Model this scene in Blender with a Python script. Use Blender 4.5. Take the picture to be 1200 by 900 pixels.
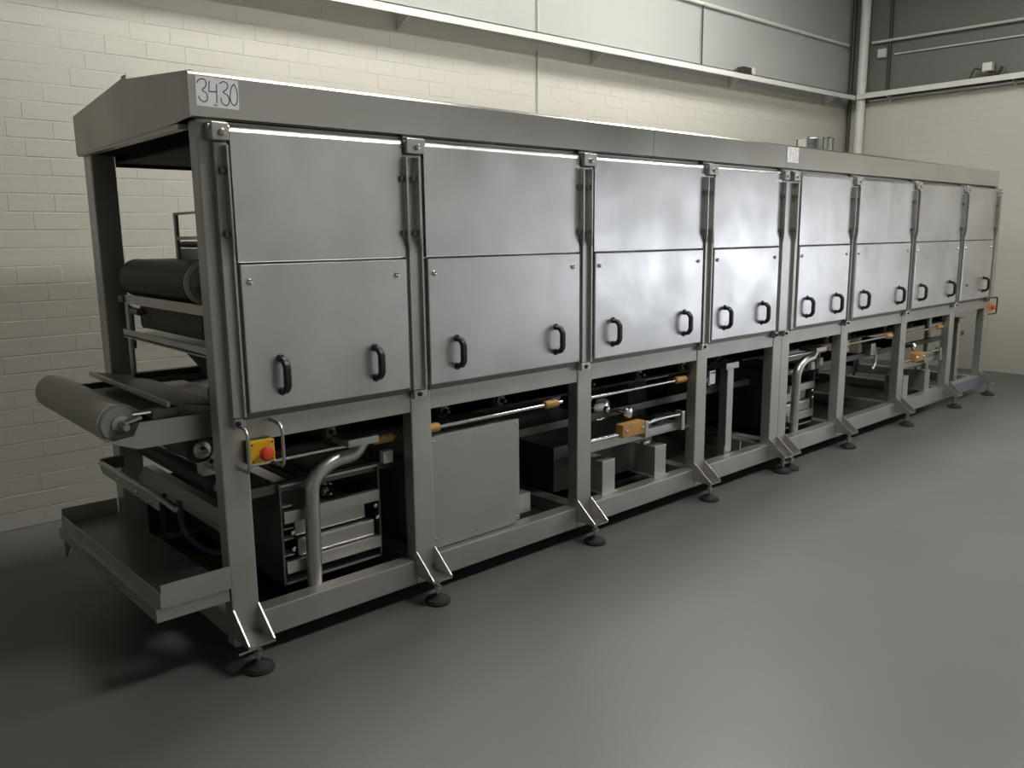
import bpy, bmesh, math, random
from mathutils import Vector, Matrix
random.seed(7)
SC = bpy.context.scene
COL = SC.collection
for o in list(bpy.data.objects):
    bpy.data.objects.remove(o)

# ------------------------------------------------------------------ camera, world, exposure
CAM_POS = (-1.1351, -2.8504, 1.6002)
YAW, PITCH, ROLL, FPX = 0.839401, 0.179186, -0.010909, 959.77
cam_d = bpy.data.cameras.new('camera')
cam = bpy.data.objects.new('camera', cam_d)
COL.objects.link(cam)
fw = Vector((math.cos(YAW)*math.cos(PITCH), math.sin(YAW)*math.cos(PITCH), -math.sin(PITCH)))
rt = Vector((math.sin(YAW), -math.cos(YAW), 0))
up = rt.cross(fw)
r2 = rt*math.cos(ROLL) + up*math.sin(ROLL)
u2 = up*math.cos(ROLL) - rt*math.sin(ROLL)
M = Matrix(((r2.x, u2.x, -fw.x, CAM_POS[0]), (r2.y, u2.y, -fw.y, CAM_POS[1]),
            (r2.z, u2.z, -fw.z, CAM_POS[2]), (0, 0, 0, 1)))
cam.matrix_world = M
cam_d.sensor_width = 36.0
cam_d.lens = FPX*36.0/1200.0
cam_d.clip_start = 0.05
SC.camera = cam
W = bpy.data.worlds.new('world')
SC.world = W
W.use_nodes = True
W.node_tree.nodes['Background'].inputs[0].default_value = (0.8, 0.85, 0.9, 1)
W.node_tree.nodes['Background'].inputs[1].default_value = 0.02
SC.view_settings.view_transform = 'Standard'
SC.view_settings.look = 'None'
SC.view_settings.gamma = 1.0
SC.view_settings.use_curve_mapping = False
SC.view_settings.exposure = 0.34
LAMP_L = 29.0        # radiance of the fluorescent diffusers
WINDOW_L = 1.85       # radiance of the daylight window

# room
WY, WX = 2.30, 9.20          # back wall and right wall planes
X_L, Y_F, Z_C = -4.5, -7.5, 5.2

# ------------------------------------------------------------------ materials
MATS = {}
def mat(name, col, rough=0.5, metal=0.0, noise=None, bump=None, rough_var=None, emis=None, stretch=None, spec=None, aniso=None, dents=None):
    m = bpy.data.materials.new(name); m.use_nodes = True
    nt = m.node_tree; b = nt.nodes['Principled BSDF']
    b.inputs['Base Color'].default_value = (*col, 1)
    b.inputs['Roughness'].default_value = rough
    b.inputs['Metallic'].default_value = metal
    if spec is not None: b.inputs['Specular IOR Level'].default_value = spec
    if aniso is not None: b.inputs['Anisotropic'].default_value = aniso
    tc = nt.nodes.new('ShaderNodeTexCoord')
    def nz(scale, detail=3, st=None):
        n = nt.nodes.new('ShaderNodeTexNoise')
        n.inputs['Scale'].default_value = scale; n.inputs['Detail'].default_value = detail
        if st:
            mp = nt.nodes.new('ShaderNodeMapping'); mp.inputs['Scale'].default_value = st
            nt.links.new(tc.outputs['Object'], mp.inputs['Vector']); nt.links.new(mp.outputs['Vector'], n.inputs['Vector'])
        else:
            nt.links.new(tc.outputs['Object'], n.inputs['Vector'])
        return n
    if noise:      # (scale, amount)
        n = nz(noise[0], 5, stretch)
        r = nt.nodes.new('ShaderNodeValToRGB')
        a = noise[1]
        r.color_ramp.elements[0].position = 0.3; r.color_ramp.elements[1].position = 0.7
        r.color_ramp.elements[0].color = (*[c*(1-a) for c in col], 1)
        r.color_ramp.elements[1].color = (*[min(1, c*(1+a)) for c in col], 1)
        nt.links.new(n.outputs['Fac'], r.inputs['Fac']); nt.links.new(r.outputs['Color'], b.inputs['Base Color'])
    if rough_var:  # (scale, lo, hi)
        n = nz(rough_var[0], 4, stretch)
        mr = nt.nodes.new('ShaderNodeMapRange')
        mr.inputs['From Min'].default_value = 0.3; mr.inputs['From Max'].default_value = 0.7
        mr.inputs['To Min'].default_value = rough_var[1]; mr.inputs['To Max'].default_value = rough_var[2]
        nt.links.new(n.outputs['Fac'], mr.inputs['Value']); nt.links.new(mr.outputs['Result'], b.inputs['Roughness'])
    if bump:       # list of (scale, strength, distance, stretch)
        prev = None
        for sc, stg, dist, st in bump:
            n = nz(sc, 3, st)
            bp = nt.nodes.new('ShaderNodeBump')
            bp.inputs['Strength'].default_value = stg; bp.inputs['Distance'].default_value = dist
            nt.links.new(n.outputs['Fac'], bp.inputs['Height'])
            if prev: nt.links.new(prev.outputs['Normal'], bp.inputs['Normal'])
            prev = bp
        nt.links.new(prev.outputs['Normal'], b.inputs['Normal'])
    if dents and bump:
        v = nt.nodes.new('ShaderNodeTexVoronoi'); v.inputs['Scale'].default_value = dents
        nt.links.new(tc.outputs['Object'], v.inputs['Vector'])
        mr = nt.nodes.new('ShaderNodeMapRange'); mr.interpolation_type = 'SMOOTHSTEP'
        mr.inputs['From Min'].default_value = 0.0; mr.inputs['From Max'].default_value = 0.07
        mr.inputs['To Min'].default_value = 1.0; mr.inputs['To Max'].default_value = 0.0
        nt.links.new(v.outputs['Distance'], mr.inputs['Value'])
        bp = nt.nodes.new('ShaderNodeBump'); bp.inputs['Strength'].default_value = 0.35; bp.inputs['Distance'].default_value = 0.006
        nt.links.new(mr.outputs['Result'], bp.inputs['Height']); nt.links.new(prev.outputs['Normal'], bp.inputs['Normal'])
        nt.links.new(bp.outputs['Normal'], b.inputs['Normal'])
    if emis:
        b.inputs['Emission Color'].default_value = (*emis[0], 1); b.inputs['Emission Strength'].default_value = emis[1]
    MATS[name] = m
    return m
mat('door_steel', (0.70, 0.692, 0.705), 0.30, 1.0, dents=2.3, rough_var=(3.2, 0.28, 0.42), noise=(3.0, 0.09),
    bump=[(2.4, 0.5, 0.009, None), (7.0, 0.22, 0.003, None), (260.0, 0.05, 0.001, (0.05, 1, 1))])
mat('hood_steel', (0.66, 0.65, 0.63), 0.24, 1.0, rough_var=(1.5, 0.20, 0.28), noise=(1.3, 0.06),
    bump=[(260.0, 0.04, 0.001, (0.05, 1, 1))])
mat('frame_steel', (0.49, 0.48, 0.455), 0.42, 0.85, noise=(4.0, 0.07), rough_var=(5.0, 0.38, 0.5), bump=[(90.0, 0.06, 0.001, None)])
mat('satin_steel', (0.54, 0.53, 0.51), 0.36, 0.95, noise=(6.0, 0.06))
mat('cabinet_steel', (0.42, 0.42, 0.41), 0.5, 0.7, noise=(3.0, 0.05))
mat('dark_steel', (0.16, 0.155, 0.145), 0.42, 0.8, noise=(5.0, 0.12))
mat('chrome', (0.72, 0.72, 0.72), 0.14, 1.0)
mat('bolt_steel', (0.5, 0.49, 0.47), 0.28, 1.0)
mat('black_plastic', (0.012, 0.012, 0.013), 0.42, 0.0)
mat('black_rubber', (0.016, 0.016, 0.016), 0.7, 0.0, noise=(20.0, 0.2))
mat('dark_belt', (0.035, 0.033, 0.03), 0.55, 0.0, noise=(12.0, 0.15))
mat('cream_belt', (0.42, 0.40, 0.34), 0.5, 0.0, noise=(9.0, 0.06))
mat('amber_plastic', (0.46, 0.25, 0.07), 0.4, 0.0, noise=(18.0, 0.1))
mat('yellow_plastic', (0.80, 0.50, 0.02), 0.4, 0.0)
mat('red_plastic', (0.75, 0.07, 0.02), 0.35, 0.0)
mat('orange_plastic', (0.72, 0.30, 0.05), 0.4, 0.0)
mat('paper', (0.88, 0.87, 0.91), 0.8, 0.0, noise=(30.0, 0.03))
mat('ink', (0.03, 0.03, 0.05), 0.7, 0.0)
mat('ink_smudge', (0.30, 0.31, 0.30), 0.8, 0.0)
mat('wall_paint', (0.465, 0.452, 0.408), 0.6, 0.0, noise=(1.2, 0.03), bump=[(60.0, 0.2, 0.002, None), (7.0, 0.35, 0.005, (1, 1, 2.5))])
mat('mortar_paint', (0.45, 0.438, 0.393), 0.7, 0.0, bump=[(70.0, 0.3, 0.002, None)])
mat('grey_panel', (0.36, 0.372, 0.364), 0.5, 0.0, noise=(0.7, 0.05))
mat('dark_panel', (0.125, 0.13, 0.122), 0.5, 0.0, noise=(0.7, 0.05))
mat('white_paint', (0.60, 0.60, 0.575), 0.45, 0.0, noise=(3.0, 0.04))
mat('grey_paint', (0.5, 0.5, 0.475), 0.5, 0.0)
mat('bay_shade_steel', (0.055, 0.053, 0.048), 0.5, 0.5, noise=(6.0, 0.2))  # steel coloured near black to carry the shade inside the bays
mat('black_lining', (0.012, 0.012, 0.012), 0.8, 0.0)  # even near-black colour of the lining under the hood
mat('dark_cable', (0.03, 0.03, 0.03), 0.5, 0.0)
mat('floor_epoxy', (0.108, 0.114, 0.110), 0.36, 0.0, noise=(0.8, 0.05), rough_var=(1.1, 0.34, 0.44), spec=0.5)
mat('ceiling_paint', (0.22, 0.22, 0.21), 0.8, 0.0, noise=(1.0, 0.04))
mat('blue_film', (0.27, 0.26, 0.36), 0.35, 0.3, noise=(12.0, 0.12))
mat('blue_hose', (0.03, 0.035, 0.09), 0.35, 0.0)
mat('lamp_light', (0.9, 0.9, 0.9), 0.5, 0.0, emis=((1.0, 0.97, 0.89), LAMP_L))
mat('daylight', (0.9, 0.9, 0.9), 0.5, 0.0, emis=((0.86, 0.92, 1.0), WINDOW_L))

# ------------------------------------------------------------------ mesh helpers
class MB:
    def __init__(s): s.bm = bmesh.new()
    def merge(s, bm2):
        me = bpy.data.meshes.new('tmp'); bm2.to_mesh(me); bm2.free()
        s.bm.from_mesh(me); bpy.data.meshes.remove(me)
    def box(s, x0, x1, y0, y1, z0, z1, bev=0.0, seg=2):
        b = bmesh.new()
        bmesh.ops.create_cube(b, size=1.0)
        for v in b.verts:
            v.co = Vector(((x0+x1)/2+v.co.x*(x1-x0), (y0+y1)/2+v.co.y*(y1-y0), (z0+z1)/2+v.co.z*(z1-z0)))
        if bev > 0:
            bmesh.ops.bevel(b, geom=b.edges[:], offset=bev, segments=seg, affect='EDGES', profile=0.6)
        s.merge(b); return s
    def prism(s, poly, axis, a0, a1, bev=0.0):
        """poly: list of 2D points in the other two axes (cyclic order x,y,z without axis)."""
        b = bmesh.new()
        def P(p, a):
            if axis == 'x': return (a, p[0], p[1])
            if axis == 'y': return (p[0], a, p[1])
            return (p[0], p[1], a)
        va = [b.verts.new(P(p, a0)) for p in poly]; vb = [b.verts.new(P(p, a1)) for p in poly]
        n = len(poly)
        b.faces.new(va); b.faces.new(vb[::-1])
        for i in range(n): b.faces.new((va[i], vb[i], vb[(i+1) % n], va[(i+1) % n]))
        bmesh.ops.recalc_face_normals(b, faces=b.faces[:])
        if bev > 0: bmesh.ops.bevel(b, geom=b.edges[:], offset=bev, segments=1, affect='EDGES')
        s.merge(b); return s
    def tube(s, pts, r, n=12, caps=True):
        pts = [Vector(p) for p in pts]; b = bmesh.new(); rings = []
        t = (pts[1]-pts[0]).normalized()
        a = Vector((0, 0, 1)) if abs(t.z) < 0.9 else Vector((1, 0, 0))
        nrm = t.cross(a).normalized()
        for i, p in enumerate(pts):
            t0 = (pts[i]-pts[i-1]).normalized() if i > 0 else None
            t1 = (pts[i+1]-pts[i]).normalized() if i < len(pts)-1 else None
            tt = ((t0 or t1)+(t1 or t0)).normalized()
            nrm = (nrm - tt*nrm.dot(tt)).normalized(); bi = tt.cross(nrm)
            rad = r[i] if isinstance(r, (list, tuple)) else r
            k = 1.0
            if t0 and t1: k = min(1.4, 1/max(0.3, tt.dot(t1)))
            rings.append([b.verts.new(p + (nrm*math.cos(q)+bi*math.sin(q))*rad) for q in [2*math.pi*j/n for j in range(n)]])
        for i in range(len(rings)-1):
            for j in range(n):
                b.faces.new((rings[i][j], rings[i][(j+1) % n], rings[i+1][(j+1) % n], rings[i+1][j]))
        if caps: b.faces.new(rings[0][::-1]); b.faces.new(rings[-1])
        bmesh.ops.recalc_face_normals(b, faces=b.faces[:])
        s.merge(b); return s
    def cyl(s, p0, p1, r, n=20): return s.tube([p0, p1], r, n)
    def lathe(s, prof, origin, axis='z', n=24):
        """prof: list of (radius, height) along axis from origin; closed at radius 0 ends by caps."""
        b = bmesh.new(); rings = []
        o = Vector(origin)
        def P(r, h, q):
            c, d = r*math.cos(q), r*math.sin(q)
            if axis == 'z': return o+Vector((c, d, h))
            if axis == 'y': return o+Vector((c, h, d))
            return o+Vector((h, c, d))
        for r, h in prof:
            rings.append([b.verts.new(P(max(r, 1e-4), h, 2*math.pi*j/n)) for j in range(n)])
        for i in range(len(rings)-1):
            for j in range(n):
                b.faces.new((rings[i][j], rings[i][(j+1) % n], rings[i+1][(j+1) % n], rings[i+1][j]))
        b.faces.new(rings[0]); b.faces.new(rings[-1])
        bmesh.ops.recalc_face_normals(b, faces=b.faces[:])
        s.merge(b); return s
    def mesh(s, name):
        bm = s.bm
        for f in bm.faces: f.smooth = True
        for e in bm.edges:
            if len(e.link_faces) == 2:
                try: ang = e.calc_face_angle()
                except ValueError: ang = 0
                a0, a1 = (f.calc_area()+1e-9 for f in e.link_faces)
                e.smooth = ang < 0.6 and max(a0, a1)/min(a0, a1) < 6.0
        me = bpy.data.meshes.new(name); bm.to_mesh(me); bm.free()
        return me
    def build(s, name, m, parent=None, loc=None):
        return link(name, s.mesh(name), m, parent, loc)

def link(name, me, m, parent=None, loc=None):
    if m and not me.materials: me.materials.append(MATS[m])
    o = bpy.data.objects.new(name, me); COL.objects.link(o)
    if parent: o.parent = parent
    if loc: o.location = loc
    return o
def tag(o, label=None, cat=None, group=None, kind=None):
    if label: o['label'] = label
    if cat: o['category'] = cat
    if group: o['group'] = group
    if kind: o['kind'] = kind
    return o
def thing(name, loc, label, cat, group=None):
    o = bpy.data.objects.new(name, None); COL.objects.link(o); o.location = loc
    o.empty_display_size = 0.1
    return tag(o, label, cat, group)
def fillet(pts, r, n=6):
    pts = [Vector(p) for p in pts]; out = [pts[0]]
    for i in range(1, len(pts)-1):
        a, b, c = pts[i-1], pts[i], pts[i+1]
        d0 = (a-b); d1 = (c-b); rr = min(r, d0.length*0.49, d1.length*0.49)
        p0 = b+d0.normalized()*rr; p1 = b+d1.normalized()*rr
        for k in range(n+1):
            t = k/n
            out.append(p0*(1-t)**2 + b*2*t*(1-t) + p1*t*t)
    out.append(pts[-1]); return out

# ------------------------------------------------------------------ setting
LZ = lambda x: 3.168 + (x-2.3)*0.011      # top height of the ledge along the back wall
tag(MB().box(X_L, WX+0.2, Y_F, WY+0.2, -0.2, 0.0).build('floor', 'floor_epoxy'), 'dark grey green epoxy floor with a soft sheen', kind='structure')
tag(MB().box(X_L, WX+0.2, Y_F, WY+0.2, Z_C, Z_C+0.2).build('ceiling', 'ceiling_paint'), 'dim grey ceiling above the hall', kind='structure')
tag(MB().box(X_L-0.2, X_L, Y_F, WY+0.2, 0, Z_C).build('wall_left', 'grey_panel'), 'plain grey side wall', kind='structure')
tag(MB().box(X_L-0.2, WX+0.2, Y_F-0.2, Y_F, 0, Z_C).build('wall_front', 'white_paint'), 'plain white wall opposite the machine', kind='structure')
wall_back = tag(MB().box(X_L, WX+0.2, WY, WY+0.2, 0, 3.16).build('wall_back', 'mortar_paint'), 'cream painted brick wall behind the machine', kind='structure')
tag(MB().box(X_L, WX+0.2, WY-0.006, WY+0.2, 3.16, Z_C).build('wall_back_upper', 'grey_panel'), 'smooth grey upper wall above the cable ledge', kind='structure')
# right wall with a window opening beyond the frame
wy0, wy1, wz0, wz1 = -7.2, -2.7, 0.35, 2.05
rw = MB()
rw.box(WX, WX+0.2, wy1, WY+0.2, 0, 3.16)
rw.box(WX, WX+0.2, Y_F, wy0, 0, 3.16)
rw.box(WX, WX+0.2, wy0, wy1, 0, wz0)
rw.box(WX, WX+0.2, wy0, wy1, wz1, 3.16)
wall_right = tag(rw.build('wall_right', 'mortar_paint'), 'cream painted brick wall at the end of the machine', kind='structure')
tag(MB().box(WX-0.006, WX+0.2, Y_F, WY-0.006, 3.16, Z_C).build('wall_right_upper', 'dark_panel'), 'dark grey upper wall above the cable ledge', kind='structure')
win = tag(MB().box(WX+0.12, WX+0.13, wy0, wy1, wz0, wz1).build('window_1', 'daylight'), 'wide window with daylight behind frosted panes', kind='structure')
fr = MB()
for yy in (wy0, (wy0*2+wy1)/3, (wy0+wy1*2)/3, wy1):
    fr.box(WX+0.06, WX+0.12, yy-0.03, yy+0.03, wz0, wz1)
fr.box(WX+0.06, WX+0.12, wy0, wy1, wz0-0.03, wz0+0.03); fr.box(WX+0.06, WX+0.12, wy0, wy1, wz1-0.03, wz1+0.03)
fr.build('window_frame', 'white_paint', win)

# bricks: the ones that show largest as single objects, the rest joined
PITCH_Z, PITCH_X, BL, BH = 0.0975, 0.226, 0.2257, 0.0930
def brick_geo(bm, cx, cz, plane, axis, half=1.0, proud=0.0012, jit=0.0):
    """a block face with chamfered edges; axis 'y': on back wall, 'x': on right wall"""
    hl, hh, c = BL*half/2, BH/2, 0.0018
    out = plane - proud - jit; inn = plane + 0.002
    def P(a, z, d): return (a, d, z) if axis == 'y' else (d, a, z)
    o = [bm.verts.new(P(cx+sx*hl, cz+sz*hh, inn)) for sx, sz in ((-1, -1), (1, -1), (1, 1), (-1, 1))]
    m_ = [bm.verts.new(P(cx+sx*hl, cz+sz*hh, plane-proud*0.35)) for sx, sz in ((-1, -1), (1, -1), (1, 1), (-1, 1))]
    i = [bm.verts.new(P(cx+sx*(hl-c), cz+sz*(hh-c), out)) for sx, sz in ((-1, -1), (1, -1), (1, 1), (-1, 1))]
    for A, B in ((o, m_), (m_, i)):
        for k in range(4): bm.faces.new((A[k], A[(k+1) % 4], B[(k+1) % 4], B[k]))
    bm.faces.new(i)
def brick_mesh(half, jit):
    bm = bmesh.new(); brick_geo(bm, 0, 0, 0, 'y', half, 0.0012, jit)
    bmesh.ops.recalc_face_normals(bm, faces=bm.faces[:])
    me = bpy.data.meshes.new('brick'); bm.to_mesh(me); bm.free(); me.materials.append(MATS['wall_paint']); return me
BRICKS = [brick_mesh(1.0, j) for j in (0.0, 0.0004, 0.0008, -0.0004)]
cells = []
for row in range(33):
    zc = 0.045 + row*PITCH_Z + 0.004
    if zc + BH/2 > 3.16: continue
    for k in range(-9, 45):
        xc = k*PITCH_X + (0.113 if row % 2 else 0.0) - 0.02 + (0.03 if row % 3 == 1 else 0)
        if xc + BL/2 > WX - 0.002 or xc < -1.4: continue
        cells.append((xc, zc))
def vis(c):       # distance from the photographer, hidden ones behind the machine last
    x, z = c
    d = (x-CAM_POS[0])**2 + (WY-CAM_POS[1])**2 + (z-CAM_POS[2])**2
    hid = x > 0.75+ (z-2.2)*0 and z < 2.25
    off = x < -0.5 or z > 2.95 + max(0, x)*0.12
    return (hid or off, d)
cells.sort(key=vis)
for i, (xc, zc) in enumerate(cells[:300]):
    b = bpy.data.objects.new('brick', BRICKS[random.randrange(4)]); COL.objects.link(b)
    b.parent = wall_back; b.location = (xc, WY, zc)
bm = bmesh.new()
for xc, zc in cells[300:]: brick_geo(bm, xc, zc, WY, 'y', 1.0, 0.0012, random.choice((0, 0.0004, 0.0008, -0.0004)))
bmesh.ops.recalc_face_normals(bm, faces=bm.faces[:])
me = bpy.data.meshes.new('bricks'); bm.to_mesh(me); bm.free()
tag(link('bricks', me, 'wall_paint', wall_back), kind='stuff')
bm = bmesh.new()
for row in range(33):
    zc = 0.049 + row*PITCH_Z
    if zc + BH/2 > 3.16: continue
    for k in range(-9, 14):
        yc = WY - 0.12 - k*PITCH_X - (0.113 if row % 2 else 0.0)
        if yc + BL/2 > WY-0.004 or yc < -1.9: continue
        brick_geo(bm, yc, zc, WX, 'x', 1.0, 0.0011, random.choice((0, 0.0004, 0.0008)))
bmesh.ops.recalc_face_normals(bm, faces=bm.faces[:])
me = bpy.data.meshes.new('bricks'); bm.to_mesh(me); bm.free()
tag(link('bricks', me, 'wall_paint', wall_right), kind='stuff')

# cable ledges with gusset brackets
def ledge_back():
    t = thing('cable_ledge', (0, WY, 0), 'white painted steel ledge with triangular brackets along the long brick wall', 'ledge')
    x0, x1, d = -3.0, WX-0.21, 0.20
    bm = bmesh.new()
    def quad_box(ya, yb, za, zb):
        vs = []
        for x in (x0, x1):
            z = LZ(x)
            for y, zz in ((ya, z+za), (yb, z+za), (yb, z+zb), (ya, z+zb)): vs.append(bm.verts.new((x, y, zz)))
        for f in ((0, 1, 2, 3), (7, 6, 5, 4), (0, 4, 5, 1), (1, 5, 6, 2), (2, 6, 7, 3), (3, 7, 4, 0)):
            bm.faces.new([vs[i] for i in f])
    quad_box(-d, -0.006, -0.008, 0.0)
    quad_box(-d, -d+0.008, -0.058, 0.0)
    bmesh.ops.recalc_face_normals(bm, faces=bm.faces[:])
    me = bpy.data.meshes.new('shelf_plate'); bm.to_mesh(me); bm.free()
    link('shelf_plate', me, 'white_paint', t)
    for bx in (0.35, 2.42, 4.46, 6.56, 8.6):
        z = LZ(bx)
        MB().prism([(-0.006, z-0.008), (-d+0.01, z-0.008), (-d+0.01, z-0.035), (-0.006, z-0.12)], 'x', bx-0.004, bx+0.004).build('bracket', 'white_paint', t)
    return t
def ledge_right():
    t = thing('cable_ledge', (WX, 0, 0), 'white painted steel ledge along the short end wall', 'ledge')
    z, d = LZ(8.9)+0.01, 0.20
    MB().box(-d, -0.006, -2.6, WY-0.30, z-0.008, z).box(-d, -d+0.008, -2.6, WY-0.21, z-0.06, z-0.008).build('shelf_plate', 'white_paint', t)
    MB().box(-0.09, -0.006, -2.6, WY-0.30, z-0.085, z-0.07).build('cable_rail', 'grey_paint', t)
    for by in (-1.4, 0.4, 1.75):
        MB().prism([(-0.006, z-0.008), (-d+0.01, z-0.008), (-d+0.01, z-0.035), (-0.006, z-0.12)], 'y', by-0.004, by+0.004).build('bracket', 'white_paint', t)
ledge_back(); ledge_right()
ZR = LZ(8.9)+0.01
# conduits
tag(MB().tube([(-2, WY-0.03, 3.81), (6.0, WY-0.03, 3.83), (WX-0.13, WY-0.03, 3.85)], 0.018).build('conduit', 'white_paint'), 'thin grey conduit running high along the long wall', 'conduit')
tag(MB().tube([(WX-0.07, WY-0.30, 3.845), (WX-0.07, -2.5, 3.76)], 0.016).build('conduit', 'grey_paint'), 'upper thin grey conduit on the short end wall', 'conduit')
tag(MB().tube([(WX-0.03, WY-0.56, 3.68), (WX-0.03, -2.5, 3.60)], 0.010).build('conduit', 'grey_paint'), 'lower thinner conduit on the short end wall', 'conduit')
tag(MB().box(WX-0.07, WX-0.006, 1.83, 1.93, 3.66, 3.76, 0.006).build('junction_box', 'grey_paint'), 'small grey junction box on the end wall beside the corner pipe', 'junction box')
# corner pipes
tag(MB().cyl((WX-0.11, WY-0.22, 0), (WX-0.11, WY-0.22, Z_C), 0.055, 20).build('corner_pipe', 'white_paint'), 'thick white pipe standing upright in the room corner', 'pipe')
tag(MB().cyl((WX-0.09, WY-0.07, 0), (WX-0.09, WY-0.07, Z_C), 0.022, 12).build('corner_pipe', 'dark_cable'), 'slim black pipe upright behind the white corner pipe', 'pipe')
tag(MB().cyl((WX-0.03, WY-0.50, ZR+0.005), (WX-0.03, WY-0.50, Z_C), 0.018, 12).build('corner_pipe', 'dark_cable'), 'slim black pipe rising from the end wall ledge', 'pipe')
# vertical cables on the back wall
tag(MB().tube([(3.80, WY-0.014, 2.0), (3.80, WY-0.014, 3.1)], 0.008, 8).tube([(3.80, WY-0.02, LZ(3.8)+0.005), (3.80, WY-0.02, Z_C)], 0.008, 8).build('wall_cable', 'grey_paint'), 'long thin grey cable running down the wall past the ledge', 'cable')
tag(MB().tube(fillet([(6.05, WY-0.03, 3.81), (6.05, WY-0.03, LZ(6.05)+0.03), (6.12, WY-0.03, LZ(6.1)+0.012)], 0.04), 0.007, 8).build('wall_cable', 'dark_cable'), 'short dark cable hanging between conduit and ledge', 'cable')
# things on the ledges
t = thing('socket_box', (6.68, WY-0.13, LZ(6.68)), 'small dark connector box lying on the long wall ledge', 'socket box')
MB().box(-0.10, 0.06, -0.04, 0.04, 0.0, 0.075, 0.008).build('body', 'dark_cable', t)
MB().box(0.062, 0.13, -0.04, 0.04, 0.0, 0.08, 0.008).build('cover', 'grey_paint', t)
MB().tube(fillet([(-0.10, 0, 0.03), (-0.16, 0, 0.045), (-0.2, 0.02, 0.012)], 0.03), 0.01, 8).build('cable_end', 'dark_cable', t)
t = thing('socket_box', (WX-0.10, 0.62, ZR), 'white socket box with black cables lying on the end wall ledge', 'socket box')
MB().box(-0.04, 0.04, 0.0, 0.10, 0.07, 0.16, 0.008).build('body', 'white_paint', t)
MB().tube(fillet([(-0.03, 0.10, 0.09), (-0.03, 0.18, 0.12), (-0.03, 0.22, 0.012)], 0.07), 0.010, 8).build('cable', 'dark_cable', t)
MB().tube(fillet([(-0.02, 0.05, 0.07), (-0.02, 0.04, 0.02), (-0.02, -0.06, 0.015), (-0.02, -0.10, 0.10)], 0.04), 0.018, 8).build('cable', 'dark_cable', t)
MB().lathe([(0.018, 0), (0.025, 0.01), (0.025, 0.05), (0.012, 0.06)], (-0.01, -0.05, 0.0), 'z', 12).build('plug', 'black_plastic', t)

# fluorescent lamps hanging above the frame; the two front ones are added fill
def lamp(x, y, z, label):
    t = thing('fluorescent_lamp', (x, y, z), label, 'lamp', 'hanging fluorescent lamps')
    MB().box(-0.75, 0.75, -0.38, 0.38, 0.0, 0.07, 0.01).build('housing', 'white_paint', t)
    MB().box(-0.72, 0.72, -0.35, 0.35, -0.03, -0.001).build('diffuser', 'lamp_light', t)
    for sx in (-0.5, 0.5):
        MB().cyl((sx, 0, 0.07), (sx, 0, Z_C-z), 0.008, 8).build('hanger', 'grey_paint', t)
for lx, ly, where in ((1.6, 0.62, 'above the first tunnel doors'), (5.2, 0.62, 'above the section near the end wall'),
                      (2.2, -2.1, 'over the open floor, added as fill'), (6.0, -2.1, 'in front of the daylight window, added as fill')):
    lamp(lx, ly, 4.75, 'wide white fluorescent lamp hanging '+where)

# ------------------------------------------------------------------ machine section
POSTS = (0.0, 0.84, 1.875, 2.905, 3.755)
PW, DEPTH, ULEN = 0.105, 1.33, 3.86
Z_BB, Z_BT, Z_DB, Z_SEAM, Z_DT = 0.857, 0.943, 0.972, 1.512, 1.985
DOORS = ((0.100, 0.812), (0.918, 1.845), (1.955, 2.878), (2.985, 3.705))
HANDLES = ((0.235, 0.645), (1.065, 1.677), (2.098, 2.710), (3.114, 3.531))

def handle_mesh():
    prof = fillet([(0, 0.0, 0.058), (0, -0.030, 0.058), (0, -0.048, 0.036), (0, -0.048, -0.036), (0, -0.030, -0.058), (0, 0.0, -0.058)], 0.010, 3)
    m = MB(); b = bmesh.new(); rings = []
    for i, p in enumerate(prof):
        t = (prof[min(i+1, len(prof)-1)]-prof[max(i-1, 0)]).normalized()
        nrm = Vector((1, 0, 0)); bi = t.cross(nrm)
        ring = []
        for a, c in ((-1, -0.6), (-0.6, -1), (0.6, -1), (1, -0.6), (1, 0.6), (0.6, 1), (-0.6, 1), (-1, 0.6)):
            ring.append(b.verts.new(p+nrm*a*0.0135+bi*c*0.0105))
        rings.append(ring)
    for i in range(len(rings)-1):
        for j in range(8): b.faces.new((rings[i][j], rings[i][(j+1) % 8], rings[i+1][(j+1) % 8], rings[i+1][j]))
    b.faces.new(rings[0]); b.faces.new(rings[-1])
    bmesh.ops.recalc_face_normals(b, faces=b.faces[:])
    m.merge(b)
    m.lathe([(0.016, 0.0), (0.016, -0.004), (0.013, -0.006)], (0, 0, 0.062), 'y', 12)
    m.lathe([(0.016, 0.0), (0.016, -0.004), (0.013, -0.006)], (0, 0, -0.062), 'y', 12)
    me = m.mesh('handle'); me.materials.append(MATS['black_plastic']); return me
HANDLE = handle_mesh()
def shared(mb, name, m):
    me = mb.mesh(name); me.materials.append(MATS[m]); return me
BOLT = shared(MB().lathe([(0.012, 0.0), (0.012, -0.003), (0.009, -0.008), (0.004, -0.010)], (0, 0, 0), 'y', 14), 'bolt', 'chrome')
STUD = shared(MB().lathe([(0.011, 0.0), (0.011, -0.012), (0.008, -0.014)], (0, 0, 0), 'y', 10), 'stud', 'dark_steel')
PAD = shared(MB().lathe([(0.056, 0.0), (0.058, 0.008), (0.052, 0.020), (0.030, 0.028), (0.016, 0.040), (0.010, 0.040)], (0, 0, 0), 'z', 28), 'foot_pad', 'black_rubber')
ROD = shared(MB().lathe([(0.009, 0.038), (0.009, 0.062), (0.018, 0.064), (0.018, 0.078), (0.009, 0.080), (0.009, 0.095), (0.017, 0.096), (0.017, 0.112)], (0, 0, 0), 'z', 6), 'threaded_rod', 'satin_steel')
fb = MB()
fb.prism([(0.0, 0.225), (-0.004, 0.225), (-0.125, 0.125), (-0.125, 0.112), (0.0, 0.112)], 'x', -0.0525, -0.0465)
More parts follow.
